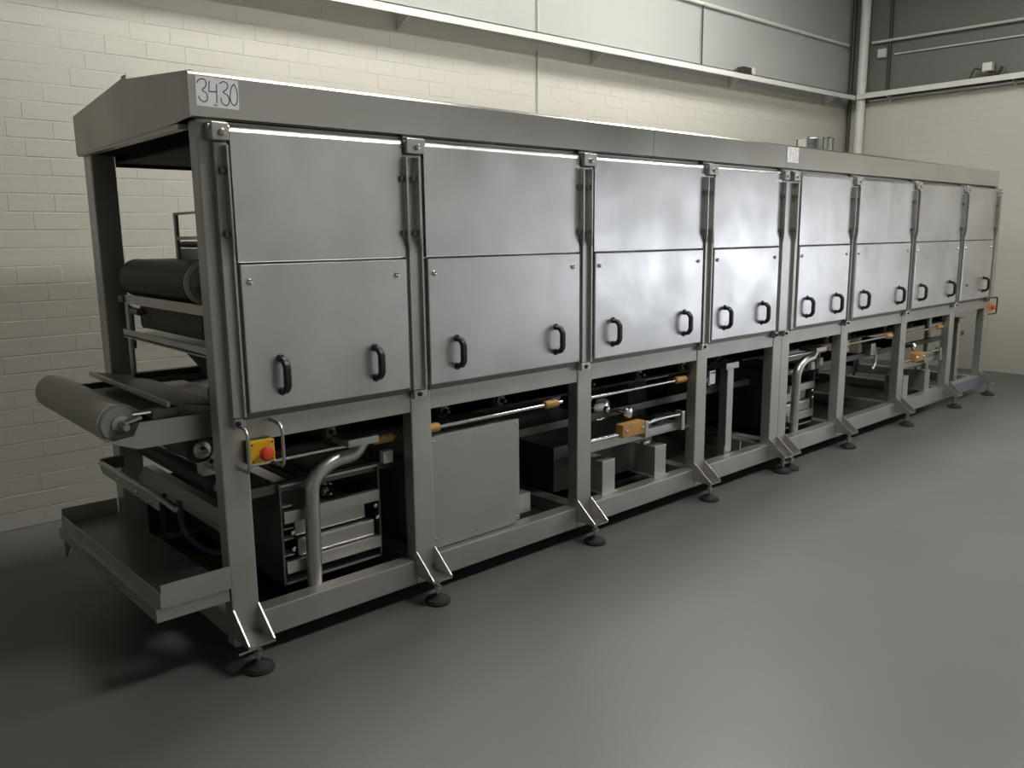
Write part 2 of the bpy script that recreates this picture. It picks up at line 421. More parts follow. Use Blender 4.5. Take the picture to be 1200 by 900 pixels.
fb.prism([(0.0, 0.225), (-0.004, 0.225), (-0.125, 0.125), (-0.125, 0.112), (0.0, 0.112)], 'x', 0.0465, 0.0525)
fb.box(-0.0465, 0.0465, -0.125, 0.0, 0.112, 0.118)
BRACKET = shared(fb, 'foot_bracket', 'satin_steel')
LOCKBAR = shared(MB().cyl((-0.075, 0, 0.084), (-0.01, 0, 0.086), 0.005, 8), 'lock_bar', 'satin_steel')

def steel_door(parent, x0, x1, hs):
    d0, d1 = -0.036, -0.006
    zs = Z_SEAM+0.004
    u = MB().prism([(d1, zs), (d0+0.002, zs), (d0, zs+0.003), (d0, Z_DT-0.022), (d0+0.003, Z_DT-0.012), (d0+0.010, Z_DT-0.004), (d0+0.018, Z_DT), (d1, Z_DT)], 'x', x0, x1).build('upper_door_panel', 'door_steel', parent)
    l = MB().box(x0+0.004, x1+0.002, d0-0.004, d1, Z_DB, Z_SEAM-0.002, 0.005, 2).build('lower_door_panel', 'door_steel', parent)
    for bx in (x0+0.034, x1-0.05):
        link('bolt', BOLT, None, l, (bx, d0-0.004, 1.447))
    for hx in hs:
        tag(link('handle', HANDLE, None, l, (hx, d0-0.004, 1.10)), 'black bridge handle')
    return u, l

def foot(parent, x, lock=False):
    f = link('foot_bracket', BRACKET, None, parent, (x, 0, 0))
    link('threaded_rod', ROD, None, f, (0, -0.082, 0))
    tag(link('foot_pad', PAD, None, f, (0, -0.082, 0)), 'round black levelling foot')
    if lock: link('lock_bar', LOCKBAR, None, f, (0, -0.082, 0))

def rail(parent, xu, xl):
    """upright guide fin beside a door: deep upper run, shallow lower run"""
    bm = bmesh.new()
    w = 0.0035
    prof = [(xu, -0.064, Z_DT-0.07), (xu, -0.064, 1.60), (xl, -0.047, 1.545), (xl, -0.047, Z_DB-0.01)]
    rows = []
    for x, y, z in prof:
        rows.append([bm.verts.new(v) for v in ((x-w, y, z), (x+w, y, z), (x+w, -0.002, z), (x-w, -0.002, z))])
    for i in range(3):
        for j in range(4): bm.faces.new((rows[i][j], rows[i][(j+1) % 4], rows[i+1][(j+1) % 4], rows[i+1][j]))
    bm.faces.new(rows[0]); bm.faces.new(rows[-1][::-1])
    bmesh.ops.recalc_face_normals(bm, faces=bm.faces[:])
    m = MB(); m.merge(bm)
    r = m.build('guide_rail', 'satin_steel', parent)
    for z in (1.83, 1.615):
        MB().box(xu-0.022, xu-w-0.0005, -0.050, -0.030, z-0.011, z+0.011, 0.003).build('stud', 'dark_steel', r)

def hinge(parent, x0, x1, split=True):
    m = MB().box(x0, x1, -0.062, -0.001, Z_DT-0.056, Z_DT+0.004, 0.004)
    h = m.build('hinge_block', 'satin_steel', parent)
    xm = (x0+x1)/2
    MB().lathe([(0.012, 0.0), (0.012, -0.008), (0.006, -0.010)], (xm+0.004, -0.062, Z_DT-0.030), 'y', 12).build('hinge_bolt', 'bolt_steel', h)
    MB().cyl((x0-0.006, -0.045, Z_DT-0.012), (x1+0.006, -0.045, Z_DT-0.012), 0.010, 12).build('hinge_pin', 'bolt_steel', h)
    b = MB().box(x0+0.018, x1-0.008, -0.034, -0.001, Z_DB-0.052, Z_DB-0.016, 0.003).build('stop_block', 'white_paint' if split else 'satin_steel', parent)
    MB().lathe([(0.010, 0.0), (0.010, -0.008), (0.005, -0.010)], (xm, -0.034, Z_DB-0.032), 'y', 10).build('stop_screw', 'black_plastic', b)

def guide_rod(parent, x0, x1, y, z, bushes, r=0.0095):
    g = MB().cyl((x0, y, z), (x1, y, z), r, 14).build('guide_rod', 'chrome', parent)
    for b0, b1 in bushes:
        tag(MB().lathe([(0.017, b0), (0.021, b0+0.006), (0.021, b1-0.006), (0.017, b1)], (0, y, z), 'x', 18).build('bush', 'amber_plastic', g), 'amber plastic bush')
    return g

def roller(parent, name, x, z, y0, y1, r, m, hub='satin_steel'):
    o = MB().lathe([(r*0.9, y0), (r, y0+0.012), (r, y1-0.012), (r*0.9, y1)], (x, 0, z), 'y', 32).build(name, m, parent)
    MB().lathe([(r*0.62, 0), (r*0.62, -0.012), (r*0.3, -0.016), (r*0.22, -0.05), (r*0.1, -0.05)], (x, y0, z), 'y', 20).build('hub', hub, o)
    return o

def drive(parent, deep):
    """carriage, hand disc and support stands in the third bay"""
    guide_rod(parent, 1.985, 2.90, 0.06, 0.745, [(1.982, 2.035), (2.775, 2.875)])
    MB().box(1.982, 2.87, 0.075, 0.095, 0.435, 0.488, 0.002).build('carriage_beam', 'frame_steel', parent)
    guide_rod(parent, 1.985, 2.262, 0.05, 0.508, [], 0.013)
    c = tag(MB().box(2.262, 2.452, 0.02, 0.075, 0.487, 0.563, 0.005).build('carriage_block', 'amber_plastic', parent), 'amber plastic carriage block')
    for bx in (2.29, 2.425):
        link('screw', BOLT, None, c, (bx, 0.02, 0.525))
    ch = MB().box(2.456, 2.485, 0.02, 0.074, 0.455, 0.555, 0.003)
    ch.box(2.485, 2.80, 0.06, 0.074, 0.455, 0.49, 0.002)
    ch.box(2.80, 2.83, 0.02, 0.074, 0.445, 0.56, 0.004).box(2.83, 2.91, 0.04, 0.07, 0.445, 0.457)
    ch.build('channel_bracket', 'satin_steel', parent)
    MB().tube(fillet([(2.485, 0.04, 0.535), (2.62, 0.04, 0.545), (2.80, 0.04, 0.54)], 0.1), 0.012, 12).build('tube_arm', 'chrome', parent)
    k = MB().lathe([(0.006, 0.0), (0.032, 0.0), (0.036, -0.012), (0.028, -0.024), (0.012, -0.03)], (2.385, 0.10, 0.605), 'y', 20).build('knob', 'chrome', parent)
    MB().cyl((2.385, 0.10, 0.605), (2.385, 0.22, 0.605), 0.012, 10).build('knob_shaft', 'chrome', k)
    d = MB().lathe([(0.010, 0.02), (0.068, 0.02), (0.072, 0.0), (0.050, -0.02), (0.022, -0.026), (0.018, -0.045), (0.006, -0.05)], (2.29, 0.20, 0.625), 'y', 28).build('hand_disc', 'chrome', parent)
    MB().cyl((2.29, 0.22, 0.625), (2.29, 0.50, 0.625), 0.045, 20).build('motor_body', 'black_plastic', d)
    MB().tube(fillet([(2.45, 0.22, 0.58), (2.6, 0.2, 0.62), (2.8, 0.2, 0.60)], 0.12), 0.008, 8).build('cable', 'dark_cable', parent)
    for sx in (2.140, 2.600):
        s_ = MB().box(sx, sx+0.105, 0.06, 0.22, 0.186, 0.372, 0.004)
        s_.box(sx-0.012, sx+0.117, 0.05, 0.24, 0.184, 0.192)
        st = s_.build('support_stand', 'frame_steel', parent)
        link('bolt', BOLT, None, st, (sx-0.025, 0.05, 0.19)) if False else None
        if sx > 2.5: MB().box(sx-0.03, sx+0.03, 0.12, 0.15, 0.373, 0.395, 0.004).build('clamp', 'satin_steel', st)
    MB().box(2.0, 2.87, 0.30, 1.18, 0.17, 0.43).build('sump_box', 'dark_steel', parent) if not deep else None

def tee_post(parent):
    c = MB().box(3.372, 3.442, 0.09, 0.15, 0.15, 0.745, 0.004).build('column', 'satin_steel', parent)
    MB().box(3.31, 3.452, 0.06, 0.18, 0.745, 0.785, 0.004).build('cap_plate', 'satin_steel', c)
    for bx in (3.315, 3.50):
        MB().cyl((bx, 0.06, 0.184), (bx, 0.06, 0.245), 0.006, 8).build('stud_bolt', 'satin_steel', parent)

def drain_pipe(parent):
    pts = [(0.395, 0.10, 0.14), (0.405, 0.10, 0.625), (0.50, 0.10, 0.69), (0.615, 0.10, 0.695), (0.655, 0.10, 0.75)]
    p = MB().tube(fillet(pts, 0.10, 8), 0.031, 18).build('drain_pipe', 'satin_steel', parent)
    MB().box(0.545, 0.690, 0.03, 0.17, 0.748, 0.778, 0.002).build('pipe_flange', 'satin_steel', p)
    return p

def roller_rack(ux, label):
    t = thing('roller_rack', (ux, 0, 0), label, 'rack')
    y0, y1 = 0.15, 1.15
    for sx in (0.285, 0.752):
        MB().box(sx, sx+0.010, y0, y1, 0.187, 0.615, 0.001).build('side_plate', 'dark_steel', t)
    MB().box(0.285, 0.762, y0, y0+0.012, 0.606, 0.616).build('top_bar', 'satin_steel', t)
    for za, zb in ((0.452, 0.502), (0.236, 0.288)):
        MB().box(0.297, 0.751, y0-0.01, y0+0.02, za, zb, 0.002).build('front_bar', 'satin_steel', t)
    c = MB().box(0.36, 0.700, y0+0.03, y1-0.05, 0.375, 0.450, 0.006).build('scraper_box', 'satin_steel', t)
    c2 = MB().box(0.36, 0.736, y0+0.01, y1-0.05, 0.290, 0.365, 0.010).build('scraper_box', 'satin_steel', t)
    for z in (0.31, 0.38, 0.425, 0.52):
        MB().box(0.297, 0.34, y0+0.005, y0+0.06, z-0.003, z+0.003).build('lug', 'frame_steel', t)
    for bx, bz in ((0.335, 0.405), (0.335, 0.335), (0.735, 0.43), (0.744, 0.375)):
        link('bolt', BOLT, None, t, (bx, y0+0.0, bz))
    for rz in (0.53, 0.575):
        roller(t, 'pressure_roller', 0.52, rz, y0+0.05, y1-0.05, 0.02, 'dark_steel')
    MB().box(0.297, 0.751, y0, y1, 0.187, 0.195).build('base_plate', 'cabinet_steel', t)

def emergency_stop(parent):
    e = MB().box(0.088, 0.186, -0.050, -0.002, 0.782, 0.866, 0.004).build('stop_box', 'yellow_plastic', parent)
    tag(e, 'yellow emergency stop box')
    MB().box(0.086, 0.188, -0.020, -0.001, 0.780, 0.868, 0.003).build('box_back', 'black_plastic', e)
    tag(MB().lathe([(0.012, 0.0), (0.012, -0.018), (0.026, -0.020), (0.028, -0.032), (0.020, -0.042), (0.006, -0.045)], (0.140, -0.050, 0.822), 'y', 20).build('push_button', 'red_plastic', e), 'red mushroom button')
    for sx, sz in ((0.098, 0.792), (0.176, 0.792), (0.098, 0.856), (0.176, 0.856)):
        MB().lathe([(0.004, 0), (0.004, -0.001), (0.002, -0.001)], (sx, -0.050, sz), 'y', 8).build('screw', 'black_plastic', e)
    for gx, zt in ((0.062, 0.930), (0.195, 0.930)):
        MB().tube(fillet([(gx, 0.0, zt), (gx, -0.10, zt-0.004), (gx, -0.10, 0.765), (gx, 0.0, 0.765)], 0.035, 6), 0.0065, 10).build('guard_loop', 'satin_steel', parent)

def hood(parent, xa, xb, seam, left_end, right_end):
    yf, zt, zb, yr, zr = -0.025, 2.150, 2.003, 0.652, 2.213
    for a, b in ((xa, seam-0.0015), (seam+0.0015, xb)):
        m = MB()
        m.prism([(yf, zb), (yf, zt-0.010), (yf+0.003, zt-0.003), (yf+0.010, zt+0.001), (yr, zr), (DEPTH+0.005, zt), (DEPTH+0.005, 1.98),
                 (DEPTH+0.002, 1.98), (DEPTH+0.002, zt-0.004), (yr, zr-0.004), (yf+0.004, zt-0.004), (yf+0.004, zb)], 'x', a, b)
        m.prism([(yf, zb), (yf+0.03, zb), (yf+0.03, zb+0.003), (yf, zb+0.003)], 'x', a, b)
        m.build('hood_panel', 'hood_steel', parent)
    pts = [(yf, zb), (yf, zt), (yr, zr), (DEPTH+0.005, zt), (DEPTH+0.005, 1.98), (0.20, 1.992)]
    if left_end:
        tag(MB().prism(pts, 'x', xa-0.003, xa).build('gable_plate', 'frame_steel', parent), 'dull steel gable plate of the hood')
        MB().box(xa, xa+0.035, 0.10, DEPTH, 1.975, 1.992).build('gable_flange', 'frame_steel', parent)
    if right_end:
        MB().prism(pts, 'x', xb, xb+0.003).build('gable_plate', 'frame_steel', parent)
    # dark lining above the tunnel
    MB().box(xa+0.14, xb-0.06, 0.10, DEPTH-0.06, 1.945, 1.955).build('tunnel_ceiling', 'black_lining', parent)
    MB().prism([(DEPTH-0.075, 1.985), (DEPTH-0.06, 1.985), (DEPTH-0.06, 1.93), (DEPTH-0.075, 1.93)], 'x', xa+0.14, xb-0.06).build('tunnel_lining', 'black_lining', parent)
    for lx in (xa+0.03, xa+1.12, xa+2.05, xa+3.0):
        MB().lathe([(0.010, 0.0), (0.010, 0.008), (0.005, 0.010)], (lx, 0.03, zt+0.003), 'z', 10).build('roof_bolt', 'bolt_steel', parent)
    MB().box(xa+0.01, xa+0.05, yr-0.03, yr+0.03, zr-0.006, zr+0.018, 0.003).build('lifting_lug', 'white_paint', parent)

def section(ux, label, first):
    t = thing('tunnel_section', (ux, 0, 0), label, 'machine', 'coupled tunnel machine sections')
    for i, px in enumerate(POSTS):
        MB().box(px, px+PW, 0.0, 0.07, 0.072, 2.003, 0.006).build('post', 'frame_steel', t)
        MB().box(px, px+PW, DEPTH-PW, DEPTH, 0.072, 1.98, 0.006).build('post', 'frame_steel', t)
        cb = MB().box(px+0.01, px+PW-0.01, 0.07, DEPTH-PW, 0.085, 0.175, 0.003)
        cb.build('cross_rail', 'frame_steel', t)
        MB().box(px+0.01, px+PW-0.01, 0.07, DEPTH-PW, 0.865, 0.935, 0.003).build('cross_rail', 'frame_steel', t) if i > 0 or not first else None
        foot(t, px+PW/2, lock=(i == 0 and first))
        MB().lathe([(0.016, 0.0), (0.016, 0.03), (0.05, 0.035), (0.055, 0.0)][::-1] if False else [(0.055, 0.0), (0.052, 0.02), (0.012, 0.03), (0.010, 0.10)], (px+PW/2, DEPTH-0.05, 0), 'z', 16).build('rear_foot', 'black_rubber', t)
    for i in range(4):
        a, b = POSTS[i]+PW, POSTS[i+1]
        MB().box(a, b, 0.004, 0.07, Z_BB, Z_BT, 0.003).build('front_beam', 'frame_steel', t)
        MB().box(a, b, 0.003, 0.08, 0.072, 0.184, 0.004).build('bottom_rail', 'frame_steel', t)
        MB().box(a, b, DEPTH-0.08, DEPTH-0.003, 0.072, 0.184, 0.004).build('bottom_rail', 'frame_steel', t)
        MB().box(a, b, DEPTH-0.07, DEPTH-0.004, Z_BB, Z_BT, 0.003).build('rear_beam', 'frame_steel', t)
        MB().box(a, b, 0.02, 0.06, 1.96, 2.0).build('top_beam', 'frame_steel', t)
        MB().box(a-0.01, b-0.01, -0.010, 0.03, Z_BT+0.002, Z_DB-0.004).build('door_sill', 'dark_steel', t)
        # gasket frame behind the doors
        MB().box(a, b, 0.03, 0.05, Z_BT, 1.96).build('tunnel_wall', 'dark_steel', t)
        if not (first and i == 0):
            MB().box(a, b, DEPTH-0.05, DEPTH-0.03, Z_BT, 1.98).build('tunnel_wall', 'dark_steel', t)
        hs = HANDLES[i]
        if not first and i == 3:
            hs = HANDLES[i][1:]
        u, l = steel_door(t, *DOORS[i], hs)
        if not first and i == 3:
            link('screw', STUD, None, l, (HANDLES[i][0], -0.04, 1.11))
    # rails and hinge blocks at the posts
    for i in range(3):
        MB().box(DOORS[i][1]+0.005, DOORS[i+1][0]-0.010, -0.030, -0.001, Z_DB-0.012, Z_DT-0.06, 0.002).build('cover_strip', 'satin_steel', t)
    MB().box(DOORS[3][1]+0.005, POSTS[4]+(PW if first else PW), -0.030, -0.001, Z_DB-0.012, Z_DT-0.06, 0.002).build('cover_strip', 'satin_steel', t)
    MB().box(0.045 if first else 0.002, DOORS[0][0]-0.010, -0.030, -0.001, Z_DB-0.012, Z_DT-0.06, 0.002).build('cover_strip', 'frame_steel', t)
    for i, px in enumerate(POSTS):
        c = px+PW/2
        if i > 0: rail(t, c-0.078 if i < 4 else px-0.034, c-0.064 if i < 4 else px-0.018)
        if i == 0: rail(t, *((0.078, 0.084) if first else (0.012, 0.030)))
        elif i < 4: rail(t, c-0.018, c-0.001)
        if i == 0: hinge(t, *((0.028, 0.088) if first else (-0.045, 0.030)), False)
        elif i == 4: hinge(t, px-0.052, px+0.004, False)
        else: hinge(t, c-0.074, c+0.016, i in (2, 3))
    hood(t, -0.022 if first else -0.097, 3.760 if first else 3.745, 2.425 if first else 2.32, first, not first)
    # tunnel underside: pan added to keep light out of the bays, belts below
    MB().box(0.30 if first else 0.02, 3.83, 0.075, DEPTH-0.075, 0.87, 0.90).build('belly_light_stop', 'dark_steel', t)
    MB().box(0.2 if first else 0.1, 3.76, 0.36, 1.10, 0.70, 0.712).box(0.2 if first else 0.1, 3.76, 0.36, 1.10, 0.80, 0.812).build('return_belt', 'dark_belt', t)
    for rx in (0.62, 1.25, 1.62, 2.3, 2.75, 3.2, 3.6):
        roller(t, 'belt_roller', rx, 0.756, 0.32, 1.14, 0.042, 'dark_belt', 'dark_steel')
    MB().box(0.1, 3.76, 0.17, 0.20, 0.58, 0.62, 0.002).build('inner_beam', 'dark_steel', t)
    MB().box(0.1, 3.76, 1.06, 1.09, 0.58, 0.62, 0.002).build('inner_beam', 'dark_steel', t)
    # base pans and rear skirts, bay shade put into their colour
    for i in range(4):
        a, b = POSTS[i]+PW, POSTS[i+1]
        if first or i < 3:
            MB().box(a, b, 0.082, DEPTH-0.082, 0.10, 0.106).build('base_pan', 'bay_shade_steel', t)
            MB().box(a, b, DEPTH-0.10, DEPTH-0.095, 0.15, (0.66, 0.66, 0.66, 0.66)[i] if first and i else (0.45, 0.62, 0.36, 0.36)[i]).build('rear_skirt', 'bay_shade_steel', t)  # the far section's third skirt is added to darken its bay
    # bay contents
    guide_rod(t, 0.10, 0.835, 0.10, 0.74, [(0.70, 0.805)])
    drain_pipe(t)
    MB().box(0.765, 0.815, 0.115, 0.145, 0.62, 0.675, 0.003).build('sensor_block', 'white_paint', t)
    if not first: MB().box(0.64, 0.69, 0.115, 0.145, 0.60, 0.655, 0.003).build('sensor_block', 'white_paint', t)
    guide_rod(t, 0.945, 1.79, 0.03, 0.763, [(0.946, 1.005), (1.665, 1.755)])
    if first: MB().box(1.54, 1.66, 0.13, 0.30, 0.187, 0.29, 0.003).build('small_stand', 'frame_steel', t)
    MB().box(1.60, 1.70, 0.25, 0.55, 0.50, 0.60, 0.01).build('gear_motor', 'black_plastic', t)
    MB().cyl((1.50, 0.40, 0.55), (1.60, 0.40, 0.55), 0.05, 18).build('gear_motor', 'black_plastic', t)
    drive(t, not first)
    tee_post(t)
    if first:
        cl = MB().box(3.62, 3.70, 0.40, 0.44, 0.56, 0.66, 0.006).build('clamp', 'chrome', t)
        MB().tube(fillet([(3.60, 0.40, 0.66), (3.56, 0.38, 0.60), (3.60, 0.38, 0.56)], 0.03), 0.01, 8).build('lever', 'chrome', cl)
    else:
        MB().box(1.62, 1.70, 0.12, 0.2, 0.60, 0.70, 0.006).build('valve_block', 'satin_steel', t)
        MB().tube(fillet([(1.70, 0.14, 0.66), (1.75, 0.14, 0.62), (1.75, 0.14, 0.52), (1.70, 0.14, 0.48)], 0.02), 0.012, 8).build('valve_pipe', 'satin_steel', t)
        MB().box(1.15, 1.45, 0.9, 1.1, 0.42, 0.54, 0.02).build('motor_cover', 'blue_film', t)
        tag(MB().box(3.12, 3.752, 0.0005, 0.0025, 0.076, 0.180).build('protective_film', 'blue_film', t), 'lavender protective film on the bottom rail')
        e = tag(MB().box(3.865, 3.93, -0.01, 0.06, 0.815, 0.90, 0.005).build('stop_box', 'orange_plastic', t), 'orange stop box at the far end')
        MB().lathe([(0.012, 0), (0.024, -0.015), (0.024, -0.03), (0.01, -0.036)], (3.9, -0.01, 0.857), 'y', 14).build('push_button', 'red_plastic', e)
        MB().tube(fillet([(3.86, 0.0, 0.95), (3.99, -0.03, 0.95), (3.99, -0.03, 0.79), (3.86, 0.0, 0.79)], 0.02), 0.007, 8).build('guard_loop', 'black_plastic', e)
        MB().cyl((3.20, 0.30, 0.19), (3.20, 0.30, 0.80), 0.03, 14).build('column', 'frame_steel', t)
    return t

sec1 = section(0.0, 'long stainless tunnel machine section with the handwritten 3430 sheet and open roller end', True)
sec2 = section(ULEN, 'matching stainless tunnel machine section coupled on, reaching towards the end wall', False)
roller_rack(0.0, 'steel scraper rack behind the drain pipe, under the door beside the yellow stop box')
roller_rack(ULEN, 'steel scraper rack behind the drain pipe in the section near the end wall')
emergency_stop(sec1)

# exhaust collar on the roof
t = thing('exhaust_collar', (5.36, 0.652, 2.2135), 'short polished round exhaust collar on the machine roof', 'exhaust collar')
MB().lathe([(0.15, 0.0), (0.15, 0.13), (0.157, 0.135), (0.157, 0.142), (0.145, 0.142), (0.142, 0.0)], (0, 0, 0), 'z', 32).build('collar', 'chrome', t)
for k in range(8):
    a = k*math.pi/4+0.2
    MB().box(-0.006, 0.006, -0.156, -0.150, 0.0, 0.13).build('reflection_stripe', 'dark_steel', t).rotation_euler = (0, 0, a)  # dark strips drawing the reflection stripes of the polished collar

# control cabinet in the second bay
t = thing('control_cabinet', (0.955, 0.0, 0.0), 'plain grey cabinet with screwed front panel standing in the frame under the doors', 'cabinet')
MB().box(0.004, 0.530, 0.045, 0.55, 0.187, 0.712, 0.003).build('body', 'cabinet_steel', t)
p = MB().box(0.0, 0.537, 0.030, 0.044, 0.212, 0.722, 0.002).build('front_panel', 'cabinet_steel', t)
for bx, bz in ((0.26, 0.70), (0.515, 0.705), (0.515, 0.45), (0.515, 0.23), (0.26, 0.228), (0.02, 0.24), (0.02, 0.70)):
    o = link('screw', BOLT, None, p, (bx, 0.030, bz)); o.scale = (0.55, 0.55, 0.55)

# drip tray at the open end
t = thing('drip_tray', (0, 0, 0), 'shallow steel drip tray sticking out below the infeed conveyor', 'tray')
x0, x1, ya, yb = -0.25, -0.004, 0.005, 1.325
bm = bmesh.new()
def tz(y): return 0.325 - 0.045*(y/1.33)
def slab(pts_bottom, dz):
    lo = [bm.verts.new(p) for p in pts_bottom]; hi = [bm.verts.new((p[0], p[1], p[2]+dz)) for p in pts_bottom]
    n = len(lo); bm.faces.new(lo[::-1]); bm.faces.new(hi)
    for i in range(n): bm.faces.new((lo[i], lo[(i+1) % n], hi[(i+1) % n], hi[i]))
slab([(x0, ya, tz(ya)), (x1, ya, tz(ya)), (x1, yb, tz(yb)), (x0, yb, tz(yb))], 0.004)
bmesh.ops.recalc_face_normals(bm, faces=bm.faces[:])
me = bpy.data.meshes.new('tray_floor'); bm.to_mesh(me); bm.free(); link('tray_floor', me, 'dark_steel', t)
bm = bmesh.new()
hz = 0.075
slab([(x0, ya-0.004, tz(ya)-0.012), (x1+0.02, ya-0.004, tz(ya)-0.012), (x1+0.02, ya, tz(ya)-0.012), (x0, ya, tz(ya)-0.012)], hz+0.012)
slab([(x0, yb, tz(yb)), (x1, yb, tz(yb)), (x1, yb+0.004, tz(yb)), (x0, yb+0.004, tz(yb))], hz)
slab([(x0-0.004, ya-0.004, tz(ya)-0.012), (x0, ya-0.004, tz(ya)-0.012), (x0, yb+0.004, tz(yb)-0.012), (x0-0.004, yb+0.004, tz(yb)-0.012)], hz*0.75)
bmesh.ops.recalc_face_normals(bm, faces=bm.faces[:])
me = bpy.data.meshes.new('tray_rim'); bm.to_mesh(me); bm.free(); link('tray_rim', me, 'frame_steel', t)
bm = bmesh.new()
slab([(x0-0.02, 0.008, 0.262), (x1, 0.008, 0.262), (x1, 0.05, 0.262), (x0-0.02, 0.05, 0.262)], 0.048)
slab([(x0-0.02, 0.05, 0.262), (x0+0.02, 0.05, 0.262), (x0+0.02, yb, 0.222), (x0-0.02, yb, 0.222)], 0.048)
bmesh.ops.recalc_face_normals(bm, faces=bm.faces[:])
me = bpy.data.meshes.new('tray_support'); bm.to_mesh(me); bm.free(); link('tray_support', me, 'frame_steel', t)
MB().prism([(1.20, 0.21), (1.29, 0.21), (1.29, 0.13)], 'x', -0.262, -0.255).build('support_gusset', 'dark_steel', t)

# infeed conveyor at the open end
t = thing('infeed_conveyor', (0, 0, 0), 'belt conveyor with cream belt reaching out of the open machine end', 'conveyor')
rz, rx, rr = 0.945, -0.262, 0.072
y0, y1 = 0.235, 1.165
arc = [(rx+(rr+0.004)*math.cos(a), rz+(rr+0.004)*math.sin(a)) for a in [math.pi/2+math.pi*k/16 for k in range(17)]]
arc_in = [(rx+(rr)*math.cos(a), rz+(rr)*math.sin(a)) for a in [math.pi/2+math.pi*k/16 for k in range(17)]]
poly = [(0.30, rz-0.02)]+[(-0.12, rz-0.01), (rx+0.04, rz+0.062)]+arc[1:]+[(0.30, rz-rr-0.004), (0.30, rz-rr)]+arc_in[::-1][:-1]+[(rx+0.04, rz+0.056), (-0.12, rz-0.015), (0.30, rz-0.025)]
MB().prism(poly, 'y', y0+0.015, y1-0.015).build('belt', 'cream_belt', t)
ro = MB().lathe([(rr*0.3, 0.0), (rr*0.9, 0.0), (rr-0.001, 0.012), (rr-0.001, y1-y0-0.012), (rr*0.9, y1-y0)], (rx, y0, rz), 'y', 36).build('end_roller', 'cabinet_steel', t)
MB().lathe([(0.034, 0.0), (0.034, -0.012), (0.016, -0.014), (0.012, -0.07), (0.004, -0.07)], (rx, y0, rz), 'y', 18).build('hub', 'bolt_steel', ro)
sp = [(-0.335, 0.905), (-0.235, 0.865), (0.10, 0.865), (0.10, 0.958), (-0.225, 0.958), (-0.245, 0.915)]
pl = tag(MB().prism(sp, 'y', 0.150, 0.156).build('side_plate', 'satin_steel', t), 'bright front side plate')
MB().prism([(-0.335, 0.905), (-0.235, 0.865), (-0.235, 0.870), (-0.335, 0.910)], 'y', 0.156, 0.235).build('plate_flange', 'satin_steel', pl)
MB().box(-0.225, 0.10, 0.142, 0.158, 0.956, 0.961).build('plate_edge', 'satin_steel', pl)
MB().prism(sp, 'y', 1.175, 1.181).build('side_plate', 'dark_steel', t)
tb = MB().box(-0.17, -0.08, 0.17, 0.21, 0.958, 0.995, 0.004).build('tensioner', 'dark_steel', t)
MB().cyl((-0.235, 0.185, 0.988), (-0.13, 0.185, 0.988), 0.008, 10).build('tension_screw', 'chrome', tb)
MB().cyl((-0.262, 0.20, 0.95), (-0.20, 0.20, 0.965), 0.010, 10).build('tension_screw', 'chrome', tb)
tp = MB().prism([(-0.115, 1.012), (-0.108, 1.016), (0.10, 0.975), (0.10, 0.970)], 'y', 0.16, 1.12).build('transfer_plate', 'dark_steel', t)
tag(MB().box(-0.122, -0.110, 0.155, 1.125, 1.000, 1.020, 0.002).build('plate_lip', 'satin_steel', tp), 'bright front lip')
roller(t, 'lower_roller', 0.02, 0.80, 0.24, 1.16, 0.055, 'dark_belt')
MB().cyl((0.06, 0.20, 0.735), (0.06, 0.42, 0.735), 0.022, 14).build('drive_shaft', 'chrome', t)
MB().box(0.02, 0.09, 0.24, 0.30, 0.69, 0.78, 0.006).build('bearing_block', 'satin_steel', t)
MB().tube(fillet([(0.0, 0.25, 0.845), (0.0, 0.9, 0.835)], 0.1), 0.008, 8).build('tie_rod', 'satin_steel', t)

# parts inside the open end of the first section
d = roller(sec1, 'drum', 0.105, 1.432, 0.285, 1.06, 0.084, 'dark_belt', 'satin_steel')
MB().lathe([(0.084, 0.0), (0.086, -0.004), (0.086, -0.012), (0.070, -0.016), (0.068, -0.004)], (0.105, 0.285, 1.432), 'y', 32).build('drum_ring', 'white_paint', d)
MB().box(0.105, 1.4, 0.30, 1.05, 1.507, 1.514).box(0.105, 1.4, 0.30, 1.05, 1.350, 1.357).build('tunnel_belt', 'dark_belt', sec1)
MB().prism([(0.030, 1.322), (0.070, 1.322), (0.070, 1.328), (0.036, 1.328), (0.036, 1.360), (0.030, 1.360)], 'y', 0.14, 1.03).build('cross_angle', 'satin_steel', sec1)
MB().prism([(0.030, 1.165), (0.090, 1.165), (0.090, 1.171), (0.036, 1.171), (0.036, 1.203), (0.030, 1.203)], 'y', 0.14, 1.09).build('cross_angle', 'satin_steel', sec1)
MB().box(0.03, 0.30, 0.14, 1.09, 1.172, 1.178).build('cross_sheet', 'dark_steel', sec1)
MB().box(0.06, 0.16, 0.22, 0.95, 1.215, 1.318, 0.02).build('scraper_roll', 'dark_belt', sec1)
MB().cyl((0.045, 1.04, 0.93), (0.045, 1.04, 1.325), 0.012, 10).build('tie_rod', 'satin_steel', sec1)
MB().cyl((0.045, 0.98, 1.29), (0.045, 0.88, 1.29), 0.016, 10).cyl((0.045, 1.0, 1.12), (0.045, 1.0, 1.31), 0.010, 8).build('valve_fitting', 'dark_steel', sec1)
MB().box(0.02, 0.07, 1.03, 1.09, 1.325, 1.352, 0.004).build('end_clamp', 'dark_steel', sec1)
MB().box(0.04, 0.80, 1.02, 1.06, 0.972, 1.005, 0.003).build('side_bar', 'dark_steel', sec1)
MB().prism([(1.0, 1.165), (0.14, 1.165), (0.14, 0.99), (0.50, 0.99), (0.72, 1.075)], 'x', 0.20, 0.75).build('trough', 'dark_belt', sec1)
roller(sec1, 'tail_drum', 0.30, 0.945, 0.18, 0.62, 0.095, 'dark_belt')
fm = MB().box(0.22, 0.235, 0.86, 0.885, 1.50, 1.715, 0.002)
